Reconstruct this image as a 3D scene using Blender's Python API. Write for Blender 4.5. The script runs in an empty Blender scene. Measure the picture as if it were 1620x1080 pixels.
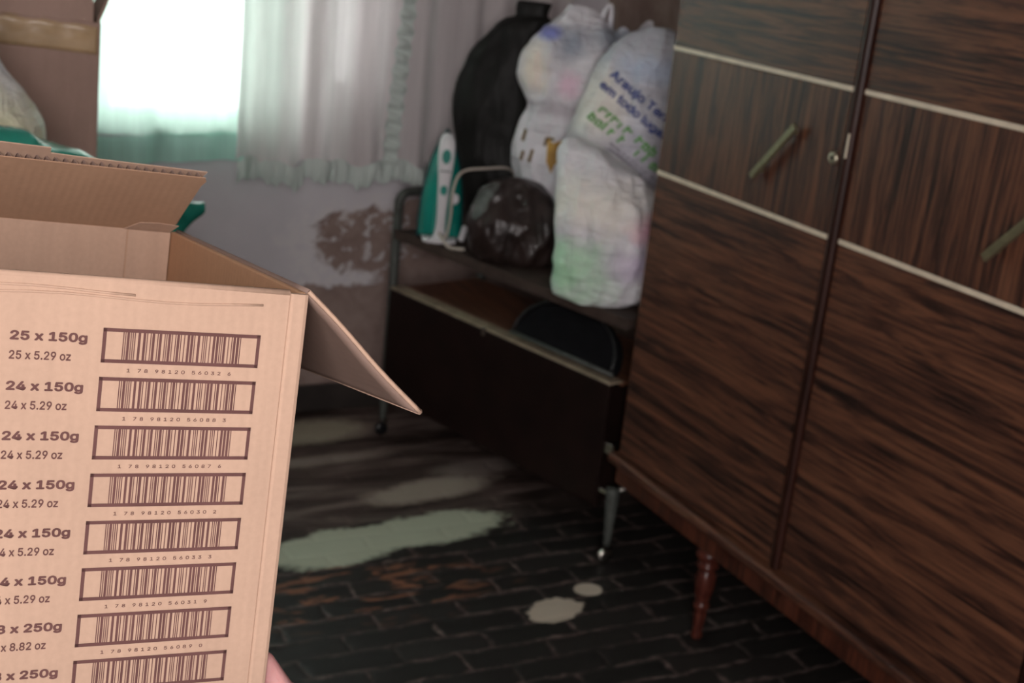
import bpy, bmesh, math, random
from mathutils import Vector, Matrix, noise, Euler
from mathutils.bvhtree import BVHTree
random.seed(7)
S = bpy.context.scene
COL = S.collection
V = Vector
PI = math.pi

# ---------------------------------------------------------------- camera, world, lights
CAM = V((0, 0, 1.5))
cd = bpy.data.cameras.new('camera'); cam = bpy.data.objects.new('camera', cd); COL.objects.link(cam)
F = 2100.0
cd.sensor_width = 36; cd.lens = F / 1620 * 36; cd.clip_start = .02
cx_ = V((0.8886, -0.4472, 0.1014)); cz_ = V((0.4561, 0.8375, -0.3015))   # image right and view direction
_r = math.atan(.1065); _p = math.atan(664 / F)
_down = V((-math.sin(_r) * math.cos(_p), math.cos(_r) * math.cos(_p), math.sin(_p)))
_Z = -_down; _Y = V((-1122, -788, F)).normalized(); _Y = (_Y - _Z * _Y.dot(_Z)).normalized(); _X = _Y.cross(_Z)
R = Matrix((_X, _Y, _Z))                       # camera (x right, y down, z forward) -> world
cam.matrix_world = Matrix.Translation(CAM) @ (R @ Matrix(((1, 0, 0), (0, -1, 0), (0, 0, -1)))).to_4x4()
cd.dof.use_dof = True; cd.dof.focus_distance = .83; cd.dof.aperture_fstop = 12.0
S.camera = cam

w = bpy.data.worlds.new('overcast_sky'); S.world = w; w.use_nodes = True
bg = w.node_tree.nodes['Background']; bg.inputs[0].default_value = (1, .99, .98, 1); bg.inputs[1].default_value = 5.5

def light(name, kind, loc, power, color, size=.1, look=None, **k):
    l = bpy.data.lights.new(name, kind); l.energy = power; l.color = color
    if kind == 'AREA': l.shape = 'RECTANGLE'; l.size = size; l.size_y = k.get('size_y', size)
    else: l.shadow_soft_size = size
    o = bpy.data.objects.new(name, l); COL.objects.link(o); o.location = loc
    if look is not None: o.rotation_euler = (V(look) - V(loc)).to_track_quat('-Z', 'Y').to_euler()
    return o
_up = R @ V((0, -1, 0)); _fw = R @ V((0, 0, 1))
fl = light('camera_flash', 'SPOT', CAM + _up * .11, 12.0, (1, .90, .87), .02, CAM + _fw * 2)
fl.data.spot_size = math.radians(75); fl.data.spot_blend = .6
light('added_ambient_fill', 'AREA', (-.6, -1.5, 1.5), 90, (1, .93, .925), 1.1, (.6, 2.5, 1.0), size_y=1.9)  # added fill lamp raising the room's ambient level; no doorway exists behind it
po = light('daylight_portal', 'AREA', (.8, 3.70, 1.45), 1, (1, 1, 1), 1.2, (.8, 2, 1.45), size_y=1.15); po.data.cycles.is_portal = True
S.view_settings.view_transform = 'Standard'; S.view_settings.look = 'None'
S.view_settings.exposure = 0.0; S.view_settings.gamma = 1.0; S.view_settings.use_curve_mapping = False

# ---------------------------------------------------------------- material helpers
class NT:
    def __init__(s, name, rough=.6, spec=.4):
        s.m = bpy.data.materials.new(name); s.m.use_nodes = True; s.t = s.m.node_tree
        s.b = s.t.nodes['Principled BSDF']; s.b.inputs['Roughness'].default_value = rough
        s.b.inputs['Specular IOR Level'].default_value = spec
        s.tc = s.t.nodes.new('ShaderNodeTexCoord')
    def n(s, typ, **k):
        x = s.t.nodes.new('ShaderNode' + typ)
        for a, b in k.items():
            if a.startswith('i_'): x.inputs[a[2:].replace('_', ' ')].default_value = b
            else: setattr(x, a, b)
        return x
    def l(s, a, b): s.t.links.new(a, b)
    def mapping(s, scale=(1, 1, 1), loc=(0, 0, 0), rot=(0, 0, 0), src=None):
        m = s.n('Mapping'); m.inputs['Scale'].default_value = scale; m.inputs['Location'].default_value = loc; m.inputs['Rotation'].default_value = rot
        s.l(src or s.tc.outputs['Object'], m.inputs['Vector']); return m.outputs[0]
    def noise(s, vec, scale, detail=4, dist=0, rough=.55):
        x = s.n('TexNoise'); s.l(vec, x.inputs['Vector']); x.inputs['Scale'].default_value = scale
        x.inputs['Detail'].default_value = detail; x.inputs['Distortion'].default_value = dist; x.inputs['Roughness'].default_value = rough
        return x.outputs['Fac']
    def ramp(s, fac, stops):
        r = s.n('ValToRGB'); e = r.color_ramp.elements
        while len(e) < len(stops): e.new(.5)
        for i, (p, c) in enumerate(stops):
            e[i].position = p; e[i].color = (*c, 1) if not isinstance(c, (int, float)) else (c, c, c, 1)
        s.l(fac, r.inputs[0]); return r.outputs[0]
    def mix(s, fac, a, b, mode='MIX'):
        m = s.n('MixRGB', blend_type=mode)
        for i, v in ((0, fac), (1, a), (2, b)):
            if isinstance(v, (int, float)): m.inputs[i].default_value = v
            elif isinstance(v, tuple): m.inputs[i].default_value = (*v, 1)
            else: s.l(v, m.inputs[i])
        return m.outputs[0]
    def math(s, op, a, b=0.0, c=0.0, clamp=False):
        m = s.n('Math', operation=op); m.use_clamp = clamp
        for i, v in enumerate((a, b, c)):
            if isinstance(v, (int, float)): m.inputs[i].default_value = v
            else: s.l(v, m.inputs[i])
        return m.outputs[0]
    def bump(s, h, strength=.3, dist=.01):
        b = s.n('Bump'); b.inputs['Strength'].default_value = strength; b.inputs['Distance'].default_value = dist
        s.l(h, b.inputs['Height']); s.l(b.outputs[0], s.b.inputs['Normal'])
    def base(s, c):
        if isinstance(c, tuple): s.b.inputs['Base Color'].default_value = (*c, 1)
        else: s.l(c, s.b.inputs['Base Color'])
    def ell(s, vec, c, r, nz, amp=.5, soft=.12, rot=0):
        """ragged elliptical stain of its own shape, 0..1"""
        v = s.n('VectorMath', operation='SUBTRACT'); s.l(vec, v.inputs[0]); v.inputs[1].default_value = c
        vr = s.n('VectorRotate', rotation_type='Z_AXIS'); s.l(v.outputs[0], vr.inputs['Vector']); vr.inputs['Angle'].default_value = -rot
        d = s.n('VectorMath', operation='DIVIDE'); s.l(vr.outputs[0], d.inputs[0]); d.inputs[1].default_value = r
        ln = s.n('VectorMath', operation='LENGTH'); s.l(d.outputs[0], ln.inputs[0])
        q = s.math('ADD', ln.outputs['Value'], s.math('MULTIPLY', s.math('SUBTRACT', nz, .5), amp * 2))
        return s.math('SUBTRACT', 1.0, s.math('DIVIDE', s.math('SUBTRACT', q, 1 - soft), 2 * soft, clamp=True), clamp=True)

def simple(name, col, rough=.5, spec=.4, metal=0, var=.12, scale=30, bump=0, bscale=60, **k):
    t = NT(name, rough, spec); v = t.tc.outputs['Object']
    nz = t.noise(v, scale, 4)
    d = tuple(c * (1 - var) for c in col); u = tuple(min(1, c * (1 + var)) for c in col)
    t.base(t.ramp(nz, [(.3, d), (.7, u)])); t.b.inputs['Metallic'].default_value = metal
    if bump: t.bump(t.noise(v, bscale, 5), bump, .01)
    for a, b in k.items(): t.b.inputs[a.replace('_', ' ')].default_value = b
    return t.m

def wood(name, axis, dark=(.013, .007, .006), mid=(.066, .027, .017), lite=(.172, .070, .037), rough=.42, seed=0, fine=1.0):
    t = NT(name, rough, .28)
    sc = [38 * fine, 38 * fine, 38 * fine]; sc[axis] = 1.7
    v = t.mapping(tuple(sc), (seed, seed * .7, seed * .3))
    big = t.noise(v, .40, 4, 2.6)
    med = t.noise(v, 1.3, 7, 3.2, .68)
    sc2 = [150, 150, 150]; sc2[axis] = 5
    fi = t.noise(t.mapping(tuple(sc2)), 1, 4, .4)
    a = t.math('ADD', t.math('MULTIPLY', big, .38), t.math('MULTIPLY', med, .62))
    a = t.math('ADD', t.math('MULTIPLY', a, .8), t.math('MULTIPLY', fi, .2))
    c = t.ramp(a, [(.40, dark), (.485, mid), (.53, tuple((m + l) / 2 for m, l in zip(mid, lite))), (.62, lite)])
    t.base(c); t.bump(a, .08, .004)
    return t.m

M = {}
def cardboard(name, col, axis=0, flute=.0066, rough=.8):
    t = NT(name, rough, .15); v = t.tc.outputs['Object']
    sp = t.n('SeparateXYZ'); t.l(v, sp.inputs[0])
    x = sp.outputs[axis]
    wv = t.math('SINE', t.math('MULTIPLY', x, 2 * PI / flute))
    n1 = t.noise(v, 9, 4); n2 = t.noise(v, 260, 2); n3 = t.noise(t.mapping((90, 90, 6)), 1, 3)
    a = t.math('ADD', t.math('ADD', t.math('MULTIPLY', n1, .5), t.math('MULTIPLY', n2, .25)), t.math('ADD', t.math('MULTIPLY', n3, .25), t.math('MULTIPLY', wv, .004)))
    t.base(t.ramp(a, [(.25, tuple(c * .84 for c in col)), (.75, tuple(min(1, c * 1.12) for c in col))]))
    t.bump(t.math('ADD', t.math('MULTIPLY', wv, .10), t.math('MULTIPLY', n1, 1.2)), .10, .004)
    return t.m
M['card_out'] = cardboard('carton_outer', (.475, .32, .235))
M['card_shaded'] = cardboard('carton_shaded', (.27, .185, .15))  # darker copy of the outer board, grazing-flash shade put into the colour
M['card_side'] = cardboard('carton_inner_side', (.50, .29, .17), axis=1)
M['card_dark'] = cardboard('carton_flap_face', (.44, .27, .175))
M['card_old'] = cardboard('old_box_card', (.42, .285, .235))
M['ink'] = simple('brown_ink', (.125, .06, .055), .8, .1)
M['cream'] = simple('cream_strip', (.66, .56, .43), .45, .4)
M['trim_red'] = wood('dark_red_trim', 2, (.010, .004, .003), (.026, .009, .006), (.045, .015, .010), rough=.3)
M['wood_h'] = wood('rosewood_horizontal', 1)
M['wood_v'] = wood('rosewood_vertical', 2, seed=3.3)
M['wood_plinth'] = wood('rosewood_plinth', 2, (.018, .006, .004), (.055, .016, .009), (.12, .036, .018), seed=9)
M['turned'] = wood('turned_red_wood', 2, (.030, .008, .006), (.07, .018, .012), (.11, .03, .018), rough=.25)
M['brass'] = simple('aged_brass', (.20, .17, .10), .4, .5, .6, .15, 80)
M['brass_lock'] = simple('dull_lock_brass', (.42, .38, .28), .35, .5, .8, .2, 60)
M['steel'] = simple('dull_steel', (.55, .52, .47), .25, .5, 1.0, .1, 60)
M['tube'] = simple('green_grey_painted_tube', (.070, .076, .068), .5, .3, .1, .3, 40, .1)
M['shelf'] = simple('dark_laminate_shelf', (.055, .038, .031), .6, .15, 0, .25, 20, .05)
M['panel_dark'] = simple('black_brown_panel', (.010, .0045, .0035), .5, .2, 0, .3, 12)
M['edge_cream'] = simple('worn_cream_edge', (.30, .24, .17), .6, .3, 0, .3, 25, .1)
M['board_brown'] = wood('brown_board', 1, (.07, .03, .02), (.13, .055, .032), (.20, .085, .045), seed=5)
M['blackbag'] = simple('black_plastic', (.010, .010, .009), .55, .22, 0, .3, 10, .35, 22)
M['brownbag'] = simple('brown_black_plastic', (.024, .015, .013), .3, .5, 0, .5, 14, .5, 30)
M['blackcase_body'] = simple('black_matt_vinyl', (.006, .006, .007), .85, .06, 0, .2, 30, .1, 90)
M['blackcase'] = simple('black_vinyl', (.008, .008, .009), .3, .4, 0, .2, 30, .15, 90)
M['teal'] = simple('teal_plastic', (.006, .23, .18), .25, .5, 0, .15, 14)
M['teal_dark'] = simple('dark_teal_plastic', (.005, .055, .06), .25, .5, 0, .2, 20)
M['white_plastic'] = simple('white_plastic', (.72, .70, .72), .35, .4, 0, .04, 20)
M['cord'] = simple('beige_cord', (.50, .44, .38), .6, .3, 0, .08, 60)
M['sole'] = simple('dark_sole', (.03, .045, .045), .3, .5, .4, .1, 40)
M['greenbag'] = simple('teal_shiny_film', (.02, .30, .22), .22, .6, 0, .45, 9, .6, 18)
M['table'] = simple('dark_table_top', (.09, .06, .05), .5, .4, 0, .2, 15, .05)
M['amber_tape'] = simple('amber_tape', (.50, .34, .19), .3, .4, 0, .2, 14, .12, 30)
M['skin'] = simple('pink_skin', (.66, .34, .33), .5, .4, 0, .14, 30, .1, 300, Subsurface_Weight=.15, Subsurface_Scale=.01)
M['nail'] = simple('nail', (.74, .46, .42), .25, .5, 0, .05, 40)
M['sleeve'] = simple('grey_sleeve', (.2, .2, .22), .85, .2, 0, .1, 60, .3, 200)
M['frame_paint'] = simple('window_paint', (.45, .47, .46), .5, .4, 0, .1, 12, .05)
M['ceil'] = simple('ceiling_paint', (.52, .50, .49), .85, .2, 0, .05, 5, .05)
M['base'] = simple('dark_baseboard', (.030, .024, .021), .5, .4, 0, .4, 8, .1)
M['rod'] = simple('curtain_rod_wood', (.15, .08, .05), .5, .4)
M['blue_ink'] = simple('blue_print', (.035, .06, .24), .6, .3)
M['green_ink'] = simple('green_print', (.10, .33, .06), .6, .3)
M['grey_ink'] = simple('grey_print', (.15, .12, .16), .6, .3)
M['gold_ink'] = simple('gold_print', (.48, .27, .06), .5, .3, 0, .25, 40)
M['brown_ink'] = simple('dark_gold_print', (.16, .10, .04), .6, .3, 0, .25, 40)

def film(name, base, spots, rough=.32, bump=.35):
    """thin plastic film with coloured contents showing through: spots = (centre, radii, colour)"""
    t = NT(name, rough, .5); v = t.mapping(rot=(0, 0, math.radians(28.56)))
    nz = t.noise(v, 14, 4, .6); c = t.ramp(t.noise(v, 9, 3, 1.0), [(.3, tuple(x * .82 for x in base)), (.7, base)])
    for ctr, rad, colr in spots: c = t.mix(t.ell(v, ctr, rad, nz, .8, .5), c, colr)
    t.base(c)
    t.bump(t.math('ADD', t.noise(t.mapping((1, 1, .45)), 26, 5, 1.2), t.noise(t.mapping((.5, .5, 2.4), rot=(.25, .1, 0)), 17, 4, 1.5)), bump * 2.2, .014)
    t.b.inputs['Subsurface Weight'].default_value = .03; t.b.inputs['Subsurface Scale'].default_value = .008
    return t.m

def sheer(name, col, opacity=.75, transl=.5):
    t = NT(name, .8, .1); v = t.tc.outputs['Object']
    c = t.ramp(t.noise(t.mapping((60, 60, 4)), 1, 4), [(.3, tuple(x * .88 for x in col)), (.7, col)])
    t.base(c)
    tr = t.n('BsdfTranslucent'); t.l(c, tr.inputs[0]); tp = t.n('BsdfTransparent')
    m1 = t.n('MixShader'); m1.inputs[0].default_value = transl; t.l(t.b.outputs[0], m1.inputs[1]); t.l(tr.outputs[0], m1.inputs[2])
    m2 = t.n('MixShader'); m2.inputs[0].default_value = opacity; t.l(tp.outputs[0], m2.inputs[1]); t.l(m1.outputs[0], m2.inputs[2])
    out = t.t.nodes['Material Output']; t.l(m2.outputs[0], out.inputs['Surface'])
    return t.m
M['sheer_mint'] = sheer('mint_sheer', (.72, .97, .86), .90, .6)
M['mint_band'] = sheer('mint_band', (.58, .93, .82), .96, .3)
M['sheer_white'] = sheer('white_sheer', (.80, .745, .745), .97, .40)
M['ruffle_mint'] = sheer('mint_ruffle', (.70, .78, .74), .98, .2)

# ---------------------------------------------------------------- geometry helpers
class MB:
    def __init__(s): s.v = []; s.f = []
    def add(s, vs, fs):
        o = len(s.v); s.v += [V(x) for x in vs]; s.f += [tuple(i + o for i in f) for f in fs]; return s
    def box(s, x0, x1, y0, y1, z0, z1, mtx=None):
        vs = [V((x, y, z)) for x in (x0, x1) for y in (y0, y1) for z in (z0, z1)]
        if mtx: vs = [mtx @ v for v in vs]
        return s.add(vs, [(0, 1, 3, 2), (4, 6, 7, 5), (0, 4, 5, 1), (2, 3, 7, 6), (0, 2, 6, 4), (1, 5, 7, 3)])
    def prism(s, pts, d):
        """polygon pts (3d, planar) extruded by vector d"""
        n = len(pts); d = V(d); vs = [V(p) for p in pts] + [V(p) + d for p in pts]
        return s.add(vs, [tuple(range(n))[::-1], tuple(range(n, 2 * n))] + [(i, (i + 1) % n, n + (i + 1) % n, n + i) for i in range(n)])
    def tube(s, pts, r, seg=12, rx=None):
        pts = [V(p) for p in pts]; n = len(pts); rr = r if isinstance(r, (list, tuple)) else [r] * n
        o = len(s.v); up = None
        for i, p in enumerate(pts):
            t = (pts[min(i + 1, n - 1)] - pts[max(i - 1, 0)]).normalized()
            if up is None: up = t.orthogonal().normalized()
            up = (up - t * up.dot(t)).normalized(); sd = t.cross(up)
            for k in range(seg):
                a = 2 * PI * k / seg; s.v.append(p + (up * math.cos(a) + sd * math.sin(a)) * rr[i])
        for i in range(n - 1):
            for k in range(seg):
                s.f.append((o + i * seg + k, o + i * seg + (k + 1) % seg, o + (i + 1) * seg + (k + 1) % seg, o + (i + 1) * seg + k))
        s.f.append(tuple(o + k for k in range(seg))[::-1]); s.f.append(tuple(o + (n - 1) * seg + k for k in range(seg)))
        return s
    def lathe(s, prof, c=(0, 0, 0), seg=24, mtx=None):
        o = len(s.v); c = V(c)
        for (r, z) in prof:
            for k in range(seg):
                a = 2 * PI * k / seg; p = V((r * math.cos(a), r * math.sin(a), z)); s.v.append((mtx @ p if mtx else p) + c)
        for i in range(len(prof) - 1):
            for k in range(seg):
                s.f.append((o + i * seg + k, o + i * seg + (k + 1) % seg, o + (i + 1) * seg + (k + 1) % seg, o + (i + 1) * seg + k))
        s.f.append(tuple(o + k for k in range(seg))[::-1]); s.f.append(tuple(o + (len(prof) - 1) * seg + k for k in range(seg)))
        return s
    def grid(s, fn, nu, nv):
        o = len(s.v)
        for j in range(nv + 1):
            for i in range(nu + 1): s.v.append(V(fn(i / nu, j / nv)))
        for j in range(nv):
            for i in range(nu):
                a = o + j * (nu + 1) + i; s.f.append((a, a + 1, a + nu + 2, a + nu + 1))
        return s

def obj(name, mb, mat, parent=None, smooth=False, bevel=0, seg=2, fix=True):
    me = bpy.data.meshes.new(name); me.from_pydata([tuple(v) for v in mb.v], [], mb.f)
    if fix:
        b = bmesh.new(); b.from_mesh(me); bmesh.ops.recalc_face_normals(b, faces=b.faces); b.to_mesh(me); b.free()
    me.materials.append(M[mat] if isinstance(mat, str) else mat)
    if smooth: me.polygons.foreach_set('use_smooth', [True] * len(me.polygons))
    o = bpy.data.objects.new(name, me); COL.objects.link(o)
    if parent: o.parent = parent
    if bevel:
        m = o.modifiers.new('bevel', 'BEVEL'); m.width = bevel; m.segments = seg; m.limit_method = 'ANGLE'; m.harden_normals = False
    return o
def tag(o, label, cat, group=None, kind=None):
    o['label'] = label; o['category'] = cat
    if group: o['group'] = group
    if kind: o['kind'] = kind
    return o
def thing(name, label, cat, loc=(0, 0, 0), group=None):
    o = bpy.data.objects.new(name, None); COL.objects.link(o); o.location = loc; o.empty_display_size = .05
    return tag(o, label, cat, group)
def struct(name, mb, mat, parent=None, **k):
    o = obj(name, mb, mat, parent, **k)
    if parent is None: o['kind'] = 'structure'
    return o
def smooth_path(pts, n=8):
    pts = [V(p) for p in pts]; out = []
    for i in range(len(pts) - 1):
        p0 = pts[max(i - 1, 0)]; p1 = pts[i]; p2 = pts[i + 1]; p3 = pts[min(i + 2, len(pts) - 1)]
        for k in range(n):
            t = k / n
            out.append(.5 * ((2 * p1) + (p2 - p0) * t + (2 * p0 - 5 * p1 + 4 * p2 - p3) * t * t + (3 * p1 - p0 - 3 * p2 + p3) * t ** 3))
    return out + [pts[-1]]

# ---------------------------------------------------------------- room
XR, YB, XL, YF, ZC = 2.2, 3.65, -1.9, -1.6, 2.6
t = NT('worn_block_parquet', .55, .35); v = t.tc.outputs['Object']
wob = t.n('VectorMath', operation='ADD')
wn = t.n('TexNoise'); t.l(v, wn.inputs['Vector']); wn.inputs['Scale'].default_value = 16; wn.inputs['Detail'].default_value = 3
ws = t.n('VectorMath', operation='SCALE'); t.l(wn.outputs['Color'], ws.inputs[0]); ws.inputs['Scale'].default_value = .028
t.l(t.mapping((1, 1, 1), (0, 0, 0)), wob.inputs[0]); t.l(ws.outputs[0], wob.inputs[1])
br = t.n('TexBrick'); t.l(wob.outputs[0], br.inputs['Vector'])
br.inputs['Color1'].default_value = (0, 0, 0, 1); br.inputs['Color2'].default_value = (1, 1, 1, 1); br.inputs['Mortar'].default_value = (.5, .5, .5, 1)
br.inputs['Scale'].default_value = 1; br.inputs['Brick Width'].default_value = .21; br.inputs['Row Height'].default_value = .072
br.inputs['Mortar Size'].default_value = .013; br.inputs['Mortar Smooth'].default_value = 1.0; br.offset = .43; br.inputs['Bias'].default_value = 0
nb = t.noise(v, 5, 5); nf = t.noise(v, 38, 5, .5); nr = t.noise(t.mapping((9, 30, 9)), 1, 5, .6)
blk = t.ramp(br.outputs['Color'], [(0, (.009, .009, .008)), (1, (.020, .018, .016))])
blk = t.mix(t.math('MULTIPLY', nr, .5), blk, (.026, .021, .019))
gapc = t.ramp(nf, [(.38, (.040, .026, .023)), (.66, (.20, .145, .13))])
gf = t.math('ADD', br.outputs['Fac'], t.math('MULTIPLY', t.math('SUBTRACT', t.noise(v, 13, 5, .8), .5), 2.2))
gm = t.math('MULTIPLY', t.ramp(gf, [(.62, 0.0), (.86, 1.0)]), t.math('MULTIPLY', t.ramp(nb, [(.35, .35), (.6, 1.0)]), t.math('MULTIPLY', br.outputs['Fac'], 2.5, clamp=True)))
c = t.mix(gm, blk, gapc)
sp = t.n('SeparateXYZ'); t.l(v, sp.inputs[0])
nmix = t.math('ADD', t.math('MULTIPLY', nf, .35), t.math('MULTIPLY', t.noise(t.mapping((10, 26, 10)), 1, 6, .8, .65), .65))
# orange worn blocks near the pale patch
orange = t.math('MULTIPLY', t.ell(v, (1.08, 2.53, 0), (.32, .13, 1), nb, .4, .3), t.ramp(nr, [(.54, 0.0), (.59, 1.0)]))
c = t.mix(orange, c, (.24, .10, .055))
# far strip of floor: varnish gone, brownish
far = t.math('MULTIPLY', t.math('DIVIDE', t.math('SUBTRACT', t.math('ADD', sp.outputs[1], t.math('MULTIPLY', nb, .25)), 2.86), .22, clamp=True), .85)
farc = t.ramp(t.noise(t.mapping((3, 12, 3)), 1, 5, .8), [(.35, (.030, .018, .014)), (.52, (.10, .068, .058)), (.66, (.22, .165, .145))])
c = t.mix(far, c, farc)
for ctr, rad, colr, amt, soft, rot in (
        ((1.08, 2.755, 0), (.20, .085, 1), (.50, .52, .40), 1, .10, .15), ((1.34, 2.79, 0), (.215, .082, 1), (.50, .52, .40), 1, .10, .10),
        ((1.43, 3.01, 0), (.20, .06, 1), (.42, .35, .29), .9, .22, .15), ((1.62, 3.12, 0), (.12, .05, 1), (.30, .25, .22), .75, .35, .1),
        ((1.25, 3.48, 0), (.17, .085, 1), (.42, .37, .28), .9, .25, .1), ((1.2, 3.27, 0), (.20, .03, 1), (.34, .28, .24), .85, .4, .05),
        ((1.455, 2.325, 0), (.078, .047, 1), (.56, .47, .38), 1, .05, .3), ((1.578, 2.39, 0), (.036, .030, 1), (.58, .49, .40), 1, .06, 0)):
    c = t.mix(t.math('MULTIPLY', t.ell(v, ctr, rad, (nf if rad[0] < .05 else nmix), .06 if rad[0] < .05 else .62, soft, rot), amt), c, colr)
t.base(c); t.bump(t.math('ADD', t.math('MULTIPLY', br.outputs['Fac'], -1.0), t.math('MULTIPLY', nf, .5)), .35, .004)
M['floor'] = t.m
struct('floor', MB().box(XL, XR, YF, YB, -.05, 0), 'floor')
struct('ceiling', MB().box(XL, XR, YF, YB, ZC, ZC + .05), 'ceil')

def wall_mat(name, peel):
    t = NT(name, .85, .15); v = t.tc.outputs['Object']; sp = t.n('SeparateXYZ'); t.l(v, sp.inputs[0])
    x, y, z = sp.outputs
    n1 = t.noise(v, 4, 5); n2 = t.noise(v, 11, 6, .6, .65); n3 = t.noise(v, 34, 4, .3)
    paint = t.ramp(n1, [(.3, (.56, .535, .565)), (.7, (.64, .61, .64))])
    plaster = t.ramp(n2, [(.35, (.22, .155, .135)), (.65, (.33, .25, .22))])
    if peel:
        low = t.math('DIVIDE', t.math('SUBTRACT', t.math('ADD', .405, t.math('MULTIPLY', t.math('SUBTRACT', n2, .5), .10)), z), .012, clamp=True)
        e1 = t.ell(v, (1.45, 3.65, .535), (.17, 1, .105), n2, .55, .06)
        e2 = t.ell(v, (1.75, 3.65, .48), (.27, 1, .22), n2, .35, .06)
        up = t.math('MAXIMUM', e1, e2)
        rim = t.math('SUBTRACT', t.ell(v, (1.43, 3.65, .52), (.24, 1, .15), n2, .6, .1), up, clamp=True)
        c = t.mix(t.math('MULTIPLY', rim, t.ramp(n3, [(.42, 0.0), (.5, 1.0)])), paint, (.64, .61, .62))
        c = t.mix(up, c, plaster)
        specks = t.math('MULTIPLY', e1, t.ramp(n3, [(.54, 0.0), (.60, 1.0)]))
        c = t.mix(t.math('MULTIPLY', specks, .8), c, (.60, .57, .58))
        c = t.mix(low, c, plaster)
    else:
        c = t.mix(t.ramp(n2, [(.42, 0.0), (.6, 1.0)]), (.33, .25, .21), (.25, .18, .15))
    t.base(c); t.bump(n2, .25, .01)
    return t.m
M['wall'] = wall_mat('peeling_grey_wall', True); M['wall_b'] = wall_mat('dirty_brown_wall', False)
WX0, WX1, WZ0, WZ1 = .18, 1.42, .88, 2.02
T = .14
struct('wall_back', MB().box(XL, WX0, YB, YB + T, 0, ZC).box(WX1, XR, YB, YB + T, 0, ZC).box(WX0, WX1, YB, YB + T, 0, WZ0).box(WX0, WX1, YB, YB + T, WZ1, ZC), 'wall')
struct('wall_right', MB().box(XR, XR + .1, YF, YB + T, 0, ZC), 'wall_b')
struct('wall_left', MB().box(XL - .1, XL, YF, YB + T, 0, ZC), 'ceil')
struct('wall_front', MB().box(XL - .1, XR + .1, YF - .1, YF, 0, ZC), 'ceil')
struct('baseboard_back', MB().box(XL, XR - .012, YB - .015, YB, 0, .085), 'base', bevel=.004)
wf = MB()
wf.box(WX0, WX0 + .04, YB + .03, YB + .09, WZ0, WZ1).box(WX1 - .03, WX1, YB + .03, YB + .09, WZ0, WZ1)
wf.box(WX0, WX1, YB + .03, YB + .09, WZ0, WZ0 + .03).box(WX0, WX1, YB + .03, YB + .09, WZ1 - .04, WZ1)
wf.box(1.185, 1.325, YB + .01, YB + .09, WZ0, WZ1).box(.66, .70, YB + .03, YB + .09, WZ0, WZ1)
wf.box(1.325, 1.39, YB + .03, YB + .09, WZ0, 1.0)
wnd = struct('window_1', wf, 'frame_paint', bevel=.003)
t = NT('window_glass', .05, .5); t.base((.97, 1, .99)); t.b.inputs['Transmission Weight'].default_value = 1; t.b.inputs['IOR'].default_value = 1.02
t.b.inputs['Roughness'].default_value = .02; M['glass'] = t.m
obj('window_pane', MB().box(WX0 + .03, WX1 - .02, YB + .055, YB + .059, WZ0 + .02, WZ1 - .02), 'glass', wnd)
struct('trim_1', MB().box(WX0 - .03, WX1 + .03, YB - .02, YB + .06, WZ0 - .025, WZ0), 'frame_paint', bevel=.004)

# ---------------------------------------------------------------- curtains
def fold(x, z, k=1.0):
    return k * (.012 * math.sin(x * 47 + 1.3) + .008 * math.sin(x * 83 + z * 1.2) + .006 * math.sin(x * 23 + 2)) * (1 - .25 * z / 2)
def hem(x): return .735 + .010 * math.sin(x * 31) + .006 * math.sin(x * 67 + 1)
rod = thing('curtain_rod', 'wooden curtain rod above the window carrying both curtains', 'curtain rod', (1.0, 3.575, 2.262))
obj('pole', MB().tube([(-1.2, 0, 0), (1.08, 0, 0)], .014), 'rod', rod, smooth=True)
for xx in (-1.1, 1.0): obj('bracket', MB().box(xx, xx + .02, 0, .075, -.02, .0), 'steel', rod)
cw = thing('curtain', 'white sheer curtain panel with ruffled pale green hem, right of the bright window', 'curtain', (1.5, 3.55, 0), 'window curtains')
cx0, cx1 = 1.028, 2.02
def cloth(u_, v_):
    x = cx0 + (cx1 - cx0) * u_; z = hem(x) + .055 + (2.19 - hem(x)) * v_
    x2 = x - .018 * (1 - v_) * (1 - u_)
    return (x2 - 1.5, fold(x, z), z)
obj('cloth', MB().grid(cloth, 340, 40), 'sheer_white', cw, smooth=True, fix=False)
def ruff(u_, v_):
    x = cx0 - .018 + (cx1 - cx0 + .018) * u_; z = hem(x) - (.004 * math.sin(x * 230) + .007 * math.sin(x * 96 + 1)) * (1 - v_) + .062 * v_
    return (x - 1.5, fold(x, z) - .012 - .007 * (1 - v_) * (math.sin(x * 190) + .6 * math.sin(x * 330 + 1)) - .007 * math.sin(v_ * PI), z)
obj('hem_ruffle', MB().grid(ruff, 700, 8), 'ruffle_mint', cw, smooth=True, fix=False)
def vruff(u_, v_):
    z = .76 + 1.4 * v_; x = 1.475 + .012 * math.sin(z * 6) + (u_ - .5) * (.045 + .008 * math.sin(z * 120))
    return (x - 1.5, fold(x, z) - .014 - .010 * math.sin(z * 150 + u_ * 2) * math.sin(u_ * PI), z)
obj('edge_ruffle', MB().grid(vruff, 8, 420), 'ruffle_mint', cw, smooth=True, fix=False)
cm = thing('curtain', 'thin mint green curtain over the bright window, with a darker green band at its hem', 'curtain', (.6, 3.605, 0), 'window curtains')
def fold2(x, z): return .008 * math.sin(x * 40) + .005 * math.sin(x * 71 + z)
obj('cloth', MB().grid(lambda a, b: (.02 + 1.13 * a - .6, fold2(.02 + 1.13 * a, b), .85 + 1.34 * b), 240, 20), 'sheer_mint', cm, smooth=True, fix=False)
obj('hem_band', MB().grid(lambda a, b: (.02 + 1.13 * a - .6, fold2(.02 + 1.13 * a, 0) - .003, .775 + .01 * math.sin(a * 9) + .078 * b), 240, 3), 'mint_band', cm, smooth=True, fix=False)

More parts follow.
